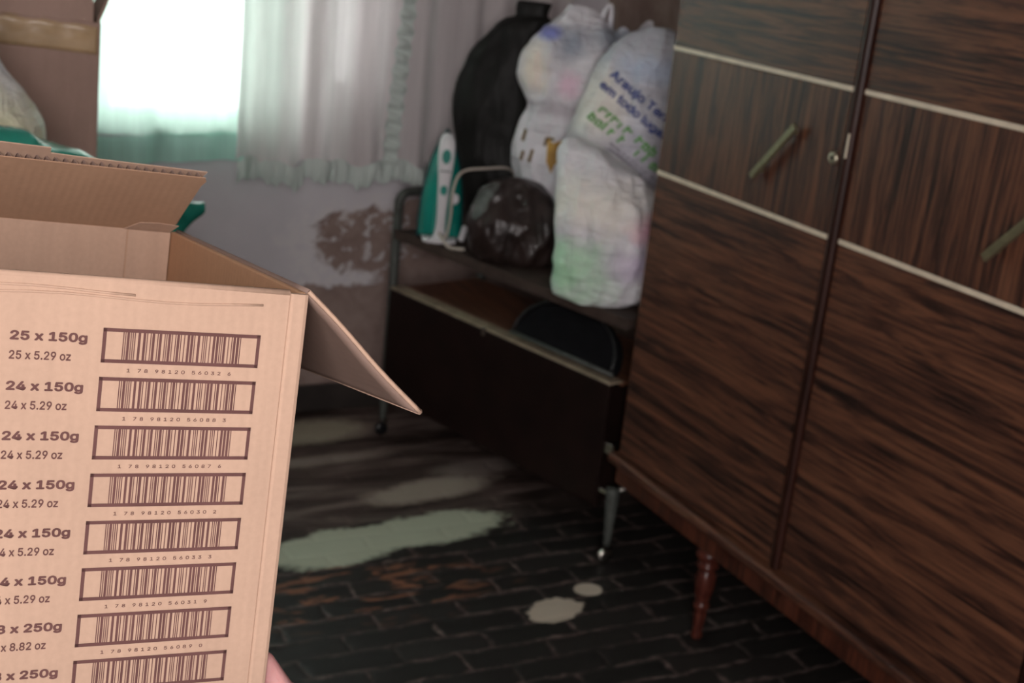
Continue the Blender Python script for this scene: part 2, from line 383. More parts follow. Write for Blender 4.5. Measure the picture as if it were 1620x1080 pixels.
# ---------------------------------------------------------------- wardrobe
WF = 1.66; WY1 = 2.462; DW = .622; NG = 3
wd = thing('wardrobe', 'large rosewood wardrobe with cream strips, banded doors and turned legs along the right wall', 'wardrobe', (1.93, 1.53, 0))
def L(x, y, z): return (x - 1.93, y - 1.53, z)
def wb(x0, x1, y0, y1, z0, z1): return MB().box(x0 - 1.93, x1 - 1.93, y0 - 1.53, y1 - 1.53, z0, z1)
WY0 = WY1 - DW * NG - .0
ZT = 2.05
cs = wb(WF + .022, XR - .02, WY0, WY0 + .02, .31, ZT)
for a in ((WF + .022, XR - .02, WY1 - .02, WY1, .31, ZT), (XR - .035, XR - .02, WY0 + .02, WY1 - .02, .31, ZT), (WF + .022, XR - .035, WY0 + .02, WY1 - .02, ZT - .02, ZT), (WF + .022, XR - .035, WY0 + .02, WY1 - .02, .31, .33)):
    cs.box(a[0] - 1.93, a[1] - 1.93, a[2] - 1.53, a[3] - 1.53, a[4], a[5])
obj('carcass', cs, 'wood_h', wd, bevel=.002)
obj('base_rim', wb(WF - .016, XR - .02, WY0 - .03, WY1 + .024, .288, .312), 'wood_h', wd, bevel=.008, seg=4)
pl = wb(WF + .004, XR - .02, WY0 - .004, WY1 + .004, .238, .288)
obj('plinth', pl, 'wood_plinth', wd, bevel=.003)
obj('cornice', wb(WF - .016, XR - .02, WY0 - .02, WY1 + .02, ZT, ZT + .04), 'wood_h', wd, bevel=.006)
S1, S2, SH = .998, 1.272, .0095
for k in range(NG):
    y1 = WY1 - k * DW; y0 = y1 - DW; yc = (y0 + y1) / 2
    gl = y1 - (.004 if k == 0 else .002); gr = y0 + .030
    d = obj('door', wb(WF, WF + .02, gr, gl, .320, S1 - SH / 2), 'wood_h', wd, bevel=.0015)
    obj('middle_panel', wb(WF, WF + .02, gr, gl, S1 + SH / 2, S2 - SH / 2), 'wood_v', d, bevel=.0015)
    obj('top_panel', wb(WF, WF + .02, gr, gl, S2 + SH / 2, ZT - .006), 'wood_h', d, bevel=.0015)
    for zz in (S1, S2):
        obj('cream_strip', wb(WF - .0015, WF + .018, gr, gl, zz - SH / 2, zz + SH / 2), 'cream', d, bevel=.001)
    # rounded red-brown closing bead on the door's meeting edge
    bead = MB(); sec = [(0.012, .001), (-.004, .001), (-.009, .006), (-.010, .014), (-.007, .021), (-.001, .025), (.012, .025)]
    bead.prism([L(WF + a, y0 + b, .320) for a, b in sec], (0, 0, ZT - .006 - .320))
    obj('edge_bead', bead, 'trim_red', d, bevel=.001)
    # slanted brass bar handle
    ya, za, yb_, zb_ = y1 - .470, 1.183, y1 - .359, 1.063
    dv = V((0, yb_ - ya, zb_ - za)); ln = dv.length; dv.normalize(); nv = V((0, -dv.z, dv.y))
    hb = MB(); c0 = V(L(WF - .020, ya, za)); w2 = nv * .0075
    hb.prism([c0 - w2, c0 + w2, c0 + w2 + dv * ln, c0 - w2 + dv * ln], (.007, 0, 0))
    h = obj('handle', hb, 'brass', d, bevel=.002)
    for f_ in (.12, .88):
        p = c0 + dv * ln * f_ + V((.006, 0, 0)); 
        hp = MB().tube([p, p + V((.015, 0, 0))], .004)
        h.data.materials  # posts belong to the handle mesh
        bm = bmesh.new(); bm.from_mesh(h.data); o0 = [bm.verts.new(q) for q in hp.v]; bm.verts.index_update()
        for f__ in hp.f: bm.faces.new([o0[i] for i in f__])
        bm.to_mesh(h.data); bm.free()
    if k < 2:
        mt = Matrix.Rotation(-PI / 2, 3, 'Y')
        lk = MB().lathe([(.0125, 0), (.0125, .003), (.010, .006), (.006, .008), (.0058, .0078), (.0052, .004)], L(WF, y0 + .049, 1.143), mtx=mt)
        lo = obj('lock', lk, 'brass_lock', d, smooth=True)
        if k == 0: obj('worn_spot', wb(WF - .0107, WF - .0085, y0 + .007, y0 + .012, 1.150, 1.195), 'cream', d, bevel=.001)
        obj('keyhole', MB().box(L(WF - .0095, 0, 0)[0], L(WF - .004, 0, 0)[0], y0 + .0482 - 1.53, y0 + .0498 - 1.53, 1.139, 1.147), 'blackcase', lo)
    lt = .0; 
def turned_leg(x, y):
    prof = [(.0085, 0), (.0115, .003), (.0135, .012), (.0105, .020), (.0115, .026), (.0150, .066), (.0135, .074), (.0185, .080), (.0195, .086), (.0165, .092), (.0140, .096), (.0195, .112),
            (.0235, .140), (.0235, .160), (.0180, .172), (.0160, .176), (.0250, .181), (.0265, .187), (.0210, .193), (.0180, .198), (.0290, .205), (.0305, .213), (.0260, .221), (.0225, .226), (.029, .238)]
    mb = MB().lathe(prof, L(x, y, 0), 28); obj('leg', mb, 'turned', wd, smooth=True)
for x in (1.706, 2.13):
    for y in (2.12, WY0 + .3): turned_leg(x, y)

# ---------------------------------------------------------------- trolley (metal rack)
A = V((1.452, 3.42, 0)); U = V((.254, -.967, 0)).normalized(); N = V((.967, .254, 0)).normalized(); RD = .335; RW = .943
def K(u_, o_, z): return A + U * u_ + N * o_ + V((0, 0, z))
rk = thing('metal_trolley', 'low greenish metal trolley with dark shelf holding bags, between wall and wardrobe', 'trolley', A)
def RL(u_, o_, z): return tuple(U * u_ + N * o_ + V((0, 0, z)))
for uu, nm in ((0, 'left'), (RW, 'right')):
    for oo in (0, RD):
        po_ = oo + (.055 if (uu and not oo) else 0)
        pp = MB().tube([RL(uu, po_, .19), RL(uu, po_, .70)], .0135, 14)
        obj('post', pp, 'tube', rk, smooth=True)
        lg = MB().tube([RL(uu, oo, .20), RL(uu, oo, .185), RL(uu + .006, oo - .005, .06), RL(uu + .006, oo - .005, .048)], [.017, .0175, .0095, .009], 16)
        lo = obj('leg', lg, 'tube', rk, smooth=True)
        cz = .021; mt = Matrix.Rotation(PI / 2, 3, 'X')
        obj('caster', MB().lathe([(.006, -.009), (.018, -.008), (.020, -.004), (.020, .004), (.018, .008), (.006, .009)], RL(uu + .006, oo - .008, cz), 20, mt), 'steel' if uu else 'blackcase', lo, smooth=True)
        obj('caster_fork', MB().tube([RL(uu + .006, oo - .005, .052), RL(uu + .006, oo + .008, .048), RL(uu + .006, oo + .010, .021)], .004, 8), 'steel', lo, smooth=True)
    f0 = .055 if uu else 0
    pts = smooth_path([RL(uu, f0, .69), RL(uu, f0 + .002, .715), RL(uu, f0 + .022, .733), RL(uu, f0 + .06, .736), RL(uu, RD - .06, .736), RL(uu, RD - .022, .733), RL(uu, RD - .002, .715), RL(uu, RD, .69)], 5)
    obj('top_rail', MB().tube(pts, .0135, 14), 'tube', rk, smooth=True)
    obj('side_bar', MB().tube([RL(uu, 0, .19), RL(uu, RD, .19)], .009, 10), 'steel' if uu else 'tube', rk, smooth=True)
def kbox(u0, u1, o0, o1, z0, z1):
    mb = MB(); vs = [RL(a, b, c) for a in (u0, u1) for b in (o0, o1) for c in (z0, z1)]
    return mb.add(vs, [(0, 1, 3, 2), (4, 6, 7, 5), (0, 4, 5, 1), (2, 3, 7, 6), (0, 2, 6, 4), (1, 5, 7, 3)])
SZ = .630
obj('shelf', kbox(.012, RW - .012, -.012, RD - .015, SZ - .024, SZ), 'shelf', rk, bevel=.005, seg=3)
obj('shelf_rim', kbox(.010, RW - .010, -.017, -.0125, SZ - .026, SZ + .003), 'shelf', rk, bevel=.002)
# low cabinet slung in the trolley
obj('cabinet_front', kbox(.014, .905, -.020, -.004, .138, .458), 'panel_dark', rk, bevel=.003)
cb = kbox(.016, .034, -.003, RD - .03, .15, .450)
for a in ((.885, .903, -.003, RD - .03, .15, .450), (.034, .885, RD - .045, RD - .03, .15, .450), (.034, .885, -.003, RD - .045, .15, .165)):
    m_ = kbox(*a); cb.add(m_.v, m_.f)
obj('cabinet_box', cb, 'panel_dark', rk)
obj('cabinet_top', kbox(.016, .903, .026, RD - .03, .446, .459), 'board_brown', rk, bevel=.001)
obj('cream_edging', kbox(.014, .905, -.0195, .025, .4585, .464), 'edge_cream', rk, bevel=.0015)
obj('hinge', kbox(.907, .935, -.014, .004, .285, .312), 'steel', rk, bevel=.002)
obj('hinge', kbox(.906, .953, -.014, .0, .180, .192), 'steel', rk, bevel=.002)
obj('catch', kbox(.43, .445, -.027, -.0205, .444, .468), 'steel', rk, bevel=.002)

# ---------------------------------------------------------------- bags
Hh = V((.478, .878, 0)).normalized(); Rr = V((.878, -.478, 0)).normalized()
def sm(a, b, x): x = max(0, min(1, (x - a) / (b - a))); return x * x * (3 - 2 * x)
def bag(name, label, cat, c, slices, mat, wr=.010, seed=0, rows=110, seg=128, pw=2.3, group=None, fine=1.0, zfloor=None):
    """slices: (z, lateral centre, half width, depth radius, depth shift) bottom to top"""
    base = thing(name, label, cat, c, group)
    c0 = V((0, 0, 0)); sl = [V((s[1], s[2], s[3])).to_tuple() + (s[0], s[4]) for s in slices]
    n = len(sl); mb = MB(); rowsP = []
    zmin = sl[0][3]; zmax = sl[-1][3]
    for j in range(rows + 1):
        q = j / rows * (n - 1); i = min(int(q), n - 2); f_ = q - i
        P = [sl[max(i - 1, 0)], sl[i], sl[i + 1], sl[min(i + 2, n - 1)]]
        val = [.5 * (2 * P[1][k] + (P[2][k] - P[0][k]) * f_ + (2 * P[0][k] - 5 * P[1][k] + 4 * P[2][k] - P[3][k]) * f_ ** 2 + (3 * P[1][k] - P[0][k] - 3 * P[2][k] + P[3][k]) * f_ ** 3) for k in range(5)]
        rowsP.append(val)
    for (sc, hw, dr, z, ds) in rowsP:
        hw = max(hw, .002); dr = max(dr, .002)
        for k in range(seg):
            a = 2 * PI * k / seg; ca, sa = math.cos(a), math.sin(a)
            rr = (abs(ca) ** pw + abs(sa) ** pw) ** (-1 / pw)
            p = Rr * (sc + hw * ca * rr) + Hh * (ds + dr * sa * rr) + V((0, 0, z - c[2]))
            o_ = (Rr * ca / max(hw, .02) + Hh * sa / max(dr, .02)).normalized()
            q = p * 9 * fine + V((seed, seed * 2, 0))
            q2 = V((q.x, q.y, q.z * .45))
            r1 = 1 - abs(noise.noise(q2 * 1.1)) * 2
            r2 = 1 - abs(noise.noise(q2 * 2.7 + V((5, 1, 3)))) * 2
            r3 = noise.noise(q * .6)
            amt = min(1, hw / .05)
            p += o_ * wr * amt * (r1 * .9 + r2 * .55 + r3 * 1.2 - .6)
            p += V((0, 0, 1)) * wr * .5 * amt * noise.noise(q * 1.7 + V((9, 9, 9)))
            if zfloor is not None: p.z = max(p.z, zfloor - c[2] + .0005)
            mb.v.append(p)
    for j in range(rows):
        for k in range(seg):
            mb.f.append((j * seg + k, j * seg + (k + 1) % seg, (j + 1) * seg + (k + 1) % seg, (j + 1) * seg + k))
    mb.f.append(tuple(range(seg))[::-1]); mb.f.append(tuple(rows * seg + k for k in range(seg)))
    o = obj('bag_body', mb, mat, base, smooth=True)
    bvh = BVHTree.FromPolygons([tuple(v) for v in mb.v], mb.f)
    return base, bvh

def project_print(name, mb, mat, base, bvh, origin, ang, off=.0016, label=None):
    """mb: flat 2d print (x, y, 0) laid on the bag surface; origin = (lateral, z) in bag coords"""
    bm = bmesh.new(); vs = [bm.verts.new(v) for v in mb.v]
    for f_ in mb.f:
        try: bm.faces.new([vs[i] for i in f_])
        except ValueError: pass
    bmesh.ops.triangulate(bm, faces=bm.faces)
    for _ in range(3):
        ed = [e for e in bm.edges if e.calc_length() > .008]
        if not ed: break
        bmesh.ops.subdivide_edges(bm, edges=ed, cuts=1); bmesh.ops.triangulate(bm, faces=bm.faces)
    ca, sa = math.cos(ang), math.sin(ang); dead = []
    for v_ in bm.verts:
        x = v_.co.x * ca - v_.co.y * sa + origin[0]; z = v_.co.x * sa + v_.co.y * ca + origin[1]
        h = bvh.ray_cast(Rr * x - Hh * 1.0 + V((0, 0, z)), Hh)
        if h[0] is None: dead.append(v_)
        else: v_.co = h[0] - Hh * off
    bmesh.ops.delete(bm, geom=dead, context='VERTS')
    me = bpy.data.meshes.new(name); bm.to_mesh(me); bm.free(); me.materials.append(M[mat])
    o = bpy.data.objects.new(name, me); COL.objects.link(o); o.parent = base
    if label: o['label'] = label
    return o

SANS = None
try: SANS = bpy.data.fonts.load(bpy.utils.resource_path('LOCAL') + '/datafiles/fonts/Inter.woff2')   # Blender's own interface typeface
except Exception: pass
def text_mb(s, width=None, height=None, bold=0.0, align='LEFT', spacing=1.0):
    """flat text as mesh, fitted to width (x extent) and cap height"""
    cu = bpy.data.curves.new('tmp', 'FONT'); cu.body = s; cu.size = 1; cu.font = SANS or cu.font; cu.offset = 0; cu.space_character = spacing; cu.resolution_u = 4
    o = bpy.data.objects.new('tmp', cu); COL.objects.link(o)
    dg = bpy.context.evaluated_depsgraph_get(); me = bpy.data.meshes.new_from_object(o.evaluated_get(dg))
    vs = [v.co.copy() for v in me.vertices]; fs = [tuple(p.vertices) for p in me.polygons]
    bpy.data.objects.remove(o); bpy.data.curves.remove(cu); bpy.data.meshes.remove(me)
    x0 = min(v.x for v in vs); x1 = max(v.x for v in vs)
    sx = width / (x1 - x0) if width else 1; sy = height / .73 if height else sx
    if not width: sx = sy
    mb = MB(); n_ = 8 if bold else 1
    for k in range(n_):
        ox, oy = (bold * math.cos(2 * PI * k / n_), bold * math.sin(2 * PI * k / n_)) if bold else (0, 0)
        mb.add([V(((v.x - x0 + ox) * sx, (v.y + oy) * sy, k * 1e-5)) for v in vs], fs)
    return mb

def marks_mb(wd_, h, n, seed):
    """a row of irregular blurred letter-like strokes, unreadable as in the photograph"""
    rnd = random.Random(seed); mb = MB(); x = 0
    while x < wd_:
        w_ = rnd.uniform(.5, .9) * h; k = rnd.choice((0, 1, 2)); b = h * .26
        if rnd.random() > .14:
            mb.box(x, x + b, 0, h * rnd.uniform(.7, 1.15), 0, .0001)
            if k: mb.box(x + b * .9, x + w_, h * .55, h * .8, 0, .0001)
            if k == 2: mb.box(x + w_ - b, x + w_, 0, h * .56, 0, .0001); mb.box(x + b, x + w_ - b, 0, h * .2, 0, .0001)
        x += w_ + h * .16
    out = MB()
    for f_ in range(0, len(mb.v), 8):
        q = mb.v[f_:f_ + 8]; out.add([V((p.x + p.y * .12, p.y, 0)) for p in (q[0], q[4], q[6], q[2])], [(0, 1, 2, 3)])
    return out

# tall black bag
def sc(rows, k): return [(1.5 - (1.5 - z) * k, s * k, hw * k, dr, ds) for z, s, hw, dr, ds in rows]
cB = A + U * .30 + N * .18 + Hh * .16 + Rr * .0; cB.z = SZ
bag('rubbish_bag', 'tall black plastic bag standing behind the steam iron and against the curtain', 'bag', cB,
    sc([(.667, .0, .04, .04, 0), (.671, -.02, .098, .06, .0), (.754, -.036, .108, .07, 0), (.909, -.066, .122, .075, 0), (1.03, -.080, .120, .075, 0),
        (1.15, -.068, .104, .062, 0), (1.215, -.045, .080, .048, 0), (1.25, -.024, .060, .035, 0), (1.262, -.02, .040, .022, 0), (1.280, -.020, .040, .016, 0), (1.296, -.016, .042, .010, 0), (1.30, -.012, .036, .004, 0)], 1.044),
    'blackbag', .009, 1.0, zfloor=SZ)
# bundle
cN = A + U * .38 + N * .06; cN.z = SZ
bag('plastic_bundle', 'crumpled dark brown plastic bundle lying beside the steam iron on the trolley shelf', 'bag', cN,
    [(.630, .04, .05, .04, .02), (.633, .04, .100, .070, .01), (.665, .036, .118, .085, .01), (.739, .026, .118, .085, .01), (.795, .026, .102, .068, .02), (.832, .028, .070, .045, .02), (.850, .028, .030, .02, .02), (.853, .028, .01, .01, .02)],
    'brownbag', .010, 4.2, zfloor=SZ, fine=1.5)
# lower white bag
cL = A + U * .80 + N * .10; cL.z = SZ
M['film_low'] = film('white_film_green_contents', (.78, .77, .80), [((-.13, 0, .08), (.09, .2, .075), (.46, .74, .50)), ((.055, -.08, .20), (.06, .15, .035), (.86, .48, .60)), ((.03, -.06, .11), (.08, .15, .04), (.62, .54, .68)), ((-.10, 0, .24), (.12, .2, .06), (.86, .82, .75))])
bL, vL = bag('plastic_bag', 'stuffed white plastic bag with pale green and pink contents, lowest beside the wardrobe', 'bag', cL,
    [(.630, -.02, .05, .05, 0), (.634, -.05, .110, .075, 0), (.66, -.050, .130, .092, 0), (.714, -.051, .136, .092, 0), (.809, -.057, .136, .088, 0), (.887, -.066, .126, .085, .01), (.945, -.100, .095, .065, .03), (.985, -.140, .058, .045, .05), (1.004, -.160, .030, .022, .055), (1.01, -.163, .012, .01, .055)],
    'film_low', .014, 8.5, zfloor=SZ, group='white plastic bags on the trolley')
# tall printed bag
cA = A + U * .82 + N * .20 + Hh * .165; cA.z = SZ
M['film_ara'] = film('milky_film_grey_blue', (.58, .59, .65), [((-.05, 0, .55), (.14, .3, .03), (.50, .57, .70)), ((-.20, 0, .44), (.07, .3, .10), (.80, .76, .70)), ((-.08, 0, .27), (.2, .3, .11), (.48, .47, .53))], .28)
bA, vA = bag('plastic_bag', 'milky plastic bag with blue and green writing, standing tall beside the wardrobe', 'bag', cA,
    sc([(.665, -.07, .08, .06, 0), (.669, -.08, .135, .085, 0), (.75, -.080, .160, .10, 0), (.852, -.080, .170, .105, 0), (.916, -.076, .174, .105, 0), (1.01, -.077, .168, .105, 0), (1.103, -.070, .152, .10, 0), (1.179, -.066, .136, .085, 0), (1.24, -.060, .106, .06, 0), (1.275, -.060, .066, .035, 0), (1.292, -.060, .02, .012, 0)], 1.051),
    'film_ara', .010, 13.1, zfloor=SZ, group='white plastic bags on the trolley')
# bag with gold print
cM = A + U * .55 + N * .20 + Hh * .17; cM.z = SZ
M['film_mid'] = film('white_film_gold_print', (.74, .72, .76), [((-.09, 0, .575), (.045, .3, .04), (.34, .37, .44)), ((.03, 0, .60), (.06, .3, .035), (.30, .33, .38)), ((-.085, 0, .475), (.030, .3, .035), (.84, .60, .72)), ((-.18, 0, .50), (.035, .3, .06), (.86, .76, .66)), ((-.155, 0, .60), (.03, .3, .018), (.24, .26, .60)), ((-.10, 0, .405), (.10, .3, .022), (.50, .46, .50))])
bM, vM = bag('plastic_bag', 'white plastic bag with gold print, narrow waist and loose top, beside the tall black bag', 'bag', cM,
    sc([(.668, -.06, .05, .04, 0), (.671, -.07, .080, .07, 0), (.74, -.075, .090, .08, 0), (.844, -.085, .100, .09, 0), (.924, -.092, .108, .09, 0), (1.007, -.088, .109, .082, 0), (1.055, -.084, .098, .074, 0), (1.08, -.080, .108, .078, 0), (1.122, -.074, .130, .088, 0), (1.186, -.068, .133, .085, 0), (1.235, -.064, .100, .06, 0), (1.27, -.064, .062, .035, 0), (1.30, -.070, .036, .012, 0), (1.312, -.078, .020, .006, 0)], 1.050),
    'film_mid', .015, 21.7, zfloor=SZ, group='white plastic bags on the trolley')
mtx = MB().grid(lambda a, b: (.02 + .10 * a, -.02 - .02 * math.sin(a * 5), .565 + .05 * b + .03 * a - .04 * a * a * (1 - b) + .012 * math.sin(a * 9)), 20, 6)
o = obj('bag_handle', MB().add([Rr * v.x + Hh * v.y + V((0, 0, v.z)) for v in mtx.v], mtx.f), 'film_mid', bM, smooth=True)
so = o.modifiers.new('thick', 'SOLIDIFY'); so.thickness = .004
hm = smooth_path([(-.03, 0, .60), (-.01, -.01, .67), (.005, -.01, .675), (.008, 0, .60)], 6)
obj('bag_handle', MB().tube([Rr * p.x + Hh * p.y + V((0, 0, p.z)) for p in hm], [.010 - .004 * math.sin(i / 18 * PI) for i in range(len(hm))], 10), 'film_mid', bM, smooth=True)
# print on the tall bag
a_ = math.radians(-33)
project_print('printed_text', text_mb('Araujo Tem', .183, .029, .03), 'blue_ink', bA, vA, (-.178, .528), a_, label='blue lettering reading Araujo Tem')
project_print('printed_text', text_mb('em todo lugar', .205, .028, .03), 'blue_ink', bA, vA, (-.200, .500), a_, label='blue lettering reading em todo lugar')
project_print('printed_text', marks_mb(.21, .022, 9, 3), 'green_ink', bA, vA, (-.212, .450), a_, label='blurred green lettering')
project_print('printed_text', marks_mb(.235, .022, 9, 5), 'green_ink', bA, vA, (-.222, .420), a_ * .95, label='blurred green lettering')
for i, zz in enumerate((.335, .322, .309)):
    project_print('printed_line', marks_mb(.20, .0065, 9, 11 + i), 'grey_ink', bA, vA, (-.160, zz + .03), a_, label='small grey lettering')
project_print('printed_text', marks_mb(.062, .032, 4, 22), 'brown_ink', bM, vM, (-.196, .312), math.radians(-4), label='dark gold lettering')
project_print('printed_text', marks_mb(.060, .034, 4, 31), 'brown_ink', bM, vM, (-.196, .262), math.radians(-4), label='dark gold lettering')
gp = MB().add([(0, .078, 0), (.012, .066, 0), (.036, .078, 0), (.046, .070, 0), (.040, .030, 0), (.026, .022, 0), (.020, 0, 0), (.006, .024, 0)], [(0, 1, 2, 3, 4, 5, 6, 7)])
project_print('printed_emblem', MB().add([v * 1.2 for v in gp.v], gp.f), 'gold_ink', bM, vM, (-.132, .240), math.radians(-4), label='gold emblem')

# black half-round case on the cabinet
cc = thing('half_round_case', 'black half-round vinyl case lying on the low cabinet under the trolley shelf', 'case', K(.715, -.012, .4645))
mb = MB(); nseg = 28; rad_u, hgt, th = .180, .125, .035; lean = V(tuple(N * .42 + V((0, 0, .9)))); lean.normalize()
nn = V(tuple(N * .9 - V((0, 0, .42)))).normalized()
arc = [U * (-rad_u * math.cos(PI * i / nseg)) + lean * (hgt * math.sin(PI * i / nseg) ** .8) for i in range(nseg + 1)]
lift = V((0, 0, .018))
mb.prism([p + lift for p in arc], nn * th); 
obj('case_body', mb, 'blackcase_body', cc, smooth=False, bevel=.009, seg=3)
obj('piping', MB().tube([p + lift - nn * .002 for p in arc], .0045, 8), 'blackcase', cc, smooth=True)
obj('base_trim', MB().tube([U * (-rad_u - .005) + lift - nn * .003, U * (rad_u + .01) + lift - nn * .003], .0055, 8), 'tube', cc, smooth=True)

# ---------------------------------------------------------------- steam iron
iro = A + U * .150 + N * .050; iro.z = SZ
fd = (-Hh * .995 + Rr * .10).normalized(); wdv = V((0, 0, 1)).cross(fd).normalized()      # fd: handle side, wdv: width
ir = thing('steam_iron', 'teal and white steam iron standing on its heel at the trolley shelf left end', 'iron', iro)
def IP(w_, d_, z): return wdv * w_ + fd * d_ + V((0, 0, z)) - Rr * .014
IH = .308
def iw(t): return .063 * max(0, 1 - t ** 2.3) ** .75
def layer(d_, s, t1, z0=.0):
    P = []; n_ = 26
    for i in range(n_ + 1): t_ = i / n_; P.append((iw(t_) * s, z0 + (IH * t1 - z0) * t_))
    return [IP(w_, d_, z) for w_, z in P] + [IP(-w_, d_, z) for w_, z in P[-2::-1]]
def iron_loft(ls, mat, name):
    mb = MB(); n_ = len(ls[0])
    for l_ in ls: mb.v += [V(p) for p in l_]
    for j in range(len(ls) - 1):
        for i in range(n_): mb.f.append((j * n_ + i, j * n_ + (i + 1) % n_, (j + 1) * n_ + (i + 1) % n_, (j + 1) * n_ + i))
    mb.f.append(tuple(range(n_))[::-1]); mb.f.append(tuple((len(ls) - 1) * n_ + i for i in range(n_)))
    return obj(name, mb, mat, ir, smooth=False, bevel=.0015)
iron_loft([layer(-.036, .97, .99, .008), layer(-.034, 1, 1, .006), layer(-.027, 1, 1, .006)], 'sole', 'sole_plate')
iron_loft([layer(-.027, 1.03, 1.0, .004), layer(-.018, 1.03, 1.0, .004), layer(-.010, .98, .985, .004)], 'teal_dark', 'skirt')
tk = iron_loft([layer(-.010, .95, .96, .012), layer(.004, .90, .93, .012), layer(.018, .78, .87, .014), layer(.030, .58, .80, .02), layer(.036, .35, .72, .03)], 'teal', 'water_tank')
hp = [(.012, .93), (.030, .955), (.052, .93), (.062, .85), (.064, .72), (.063, .56), (.060, .42), (.054, .28), (.044, .14), (.030, .03)]
wdts = [.010, .015, .020, .022, .021, .017, .015, .013, .014, .020]
mbh = MB(); path = smooth_path([(d_, t_ * IH, 0) for d_, t_ in hp], 4); ws_ = smooth_path([(x, 0, 0) for x in wdts], 4); sg = 16
for i, p in enumerate(path):
    q = path[min(i + 1, len(path) - 1)] - path[max(i - 1, 0)]; q.normalize(); nrm = V((q.y, -q.x, 0))
    for k in range(sg):
        a = 2 * PI * k / sg; dd = p + nrm * math.sin(a) * .010
        mbh.v.append(IP(math.cos(a) * ws_[i].x, dd.x, dd.y))
for i in range(len(path) - 1):
    for k in range(sg): mbh.f.append((i * sg + k, i * sg + (k + 1) % sg, (i + 1) * sg + (k + 1) % sg, (i + 1) * sg + k))
mbh.f.append(tuple(range(sg))[::-1]); mbh.f.append(tuple((len(path) - 1) * sg + k for k in range(sg)))
hd = obj('handle', mbh, 'white_plastic', ir, smooth=True)
def oval(w_, h_, t0, d0, th_=.006, n_=20): 
    return MB().prism([IP(w_ * math.cos(2 * PI * i / n_), d0, t0 * IH + h_ * math.sin(2 * PI * i / n_)) for i in range(n_)], fd * th_)
obj('button', oval(.012, .020, .80, .068, .008), 'teal', hd, bevel=.001)
obj('steam_dial', oval(.010, .014, .50, .066, .007), 'teal', hd, bevel=.001)
obj('grip_line', MB().prism([IP(-.014, .070, .665 * IH), IP(.014, .070, .665 * IH), IP(.014, .070, .675 * IH), IP(-.014, .070, .675 * IH)], fd * .004), 'teal_dark', hd)
obj('thermostat_wheel', MB().lathe([(.016, 0), (.016, .008), (.012, .011)], tuple(IP(.030, .022, .40 * IH)), 20, Matrix((wdv, V((0, 0, 1)), fd)).transposed()), 'white_plastic', ir, smooth=False, bevel=.001)
hb = MB().prism([IP(-.050, -.012, 0.0005), IP(.050, -.012, .0005), IP(.046, .045, .0005), IP(.030, .060, .0005), (IP(-.030, .060, .0005)), IP(-.046, .045, .0005)], (0, 0, .012))
obj('heel_plate', hb, 'white_plastic', ir, bevel=.003)
cord = [K(.13, .06, .655) - Rr * .0 - Hh * .05 - Rr * .022, K(.16, .02, .640), K(.20, .0, .6365), K(.25, -.004, .6365), K(.29, .02, .637)]
q = lambda s_, z_, hh=0: iro + Rr * s_ + Hh * hh + V((0, 0, z_ - SZ))
cord2 = [q(.0, .655, -.062), q(.012, .66, -.075), q(.018, .72, -.08), q(.018, .78, -.08), q(.028, .825, -.07), q(.050, .842, -.05), q(.10, .846, -.02), q(.145, .846, .02), q(.17, .835, .05), q(.19, .80, .062), q(.2, .76, .068)]
wc = [q(.0, .648, -.060), q(.01, .638, -.075), q(.03, .6355, -.085), q(.052, .6355, -.082), q(.07, .6355, -.060)]
obj('power_cord', MB().tube([p - iro for p in smooth_path(cord2, 8)], .0038, 8), 'cord', ir, smooth=True)
obj('power_cord', MB().tube([p - iro for p in smooth_path([q(-.01, .66, -.055), q(.004, .648, -.085), q(.022, .6355, -.10), q(.045, .6355, -.112), q(.065, .6355, -.108)], 8)], .0045, 8), 'cord', ir, smooth=True)
obj('plug', MB().box(-.008, .008, -.006, .006, 0, .045, Matrix.Translation(q(.048, .636, -.02) - iro) @ Euler((.1, .25, .3)).to_matrix().to_4x4()), 'white_plastic', ir, bevel=.003)

# ---------------------------------------------------------------- foreground carton
bx = V((3676, 190, F)).normalized(); by = V((-2060, 14460, F)); by = (by - bx * by.dot(bx)).normalized(); bz = bx.cross(by)
Oc = V((490 - 810, 465 - 540, F)) / F * .85
Ow = CAM + R @ Oc; BX = R @ bx; BU = -(R @ by); BD = R @ bz
ct = thing('cardboard_carton', 'open corrugated cardboard carton printed with brown barcodes and weights, held in the foreground', 'box', (0, 0, 0))
ct.matrix_world = Matrix.Translation(Ow) @ Matrix((BX, BD, BU)).transposed().to_4x4()
CW, CD, CH, TH = .40, .328, .305, .0045
# walls with slightly bowed corrugated board
def wall_panel(fn, nu, nv, th_dir, mat, name, label=None):
    mb = MB().grid(fn, nu, nv); o = obj(name, mb, mat, ct, smooth=True)
    m = o.modifiers.new('board', 'SOLIDIFY'); m.thickness = TH; m.offset = -1
    if label: o['label'] = label
    return o
def boxp(name, x0, x1, y0, y1, z0, z1, mat, bv=.0012, par=None): return obj(name, MB().box(x0, x1, y0, y1, z0, z1), mat, par or ct, bevel=bv)
fp = MB().box(-CW, -.0125, 0, TH, -CH, 0)
# glued joint: raised strip at the right corner
sec = [(-.0125, 0), (-.0110, -.0012), (-.0030, -.0014), (-.0006, -.0004), (0, .002), (0, TH), (-.0125, TH)]
fp.prism([(a, b, -CH) for a, b in sec], (0, 0, CH - .0005))
front = obj('front_panel', fp, 'card_out', ct, bevel=.0006)
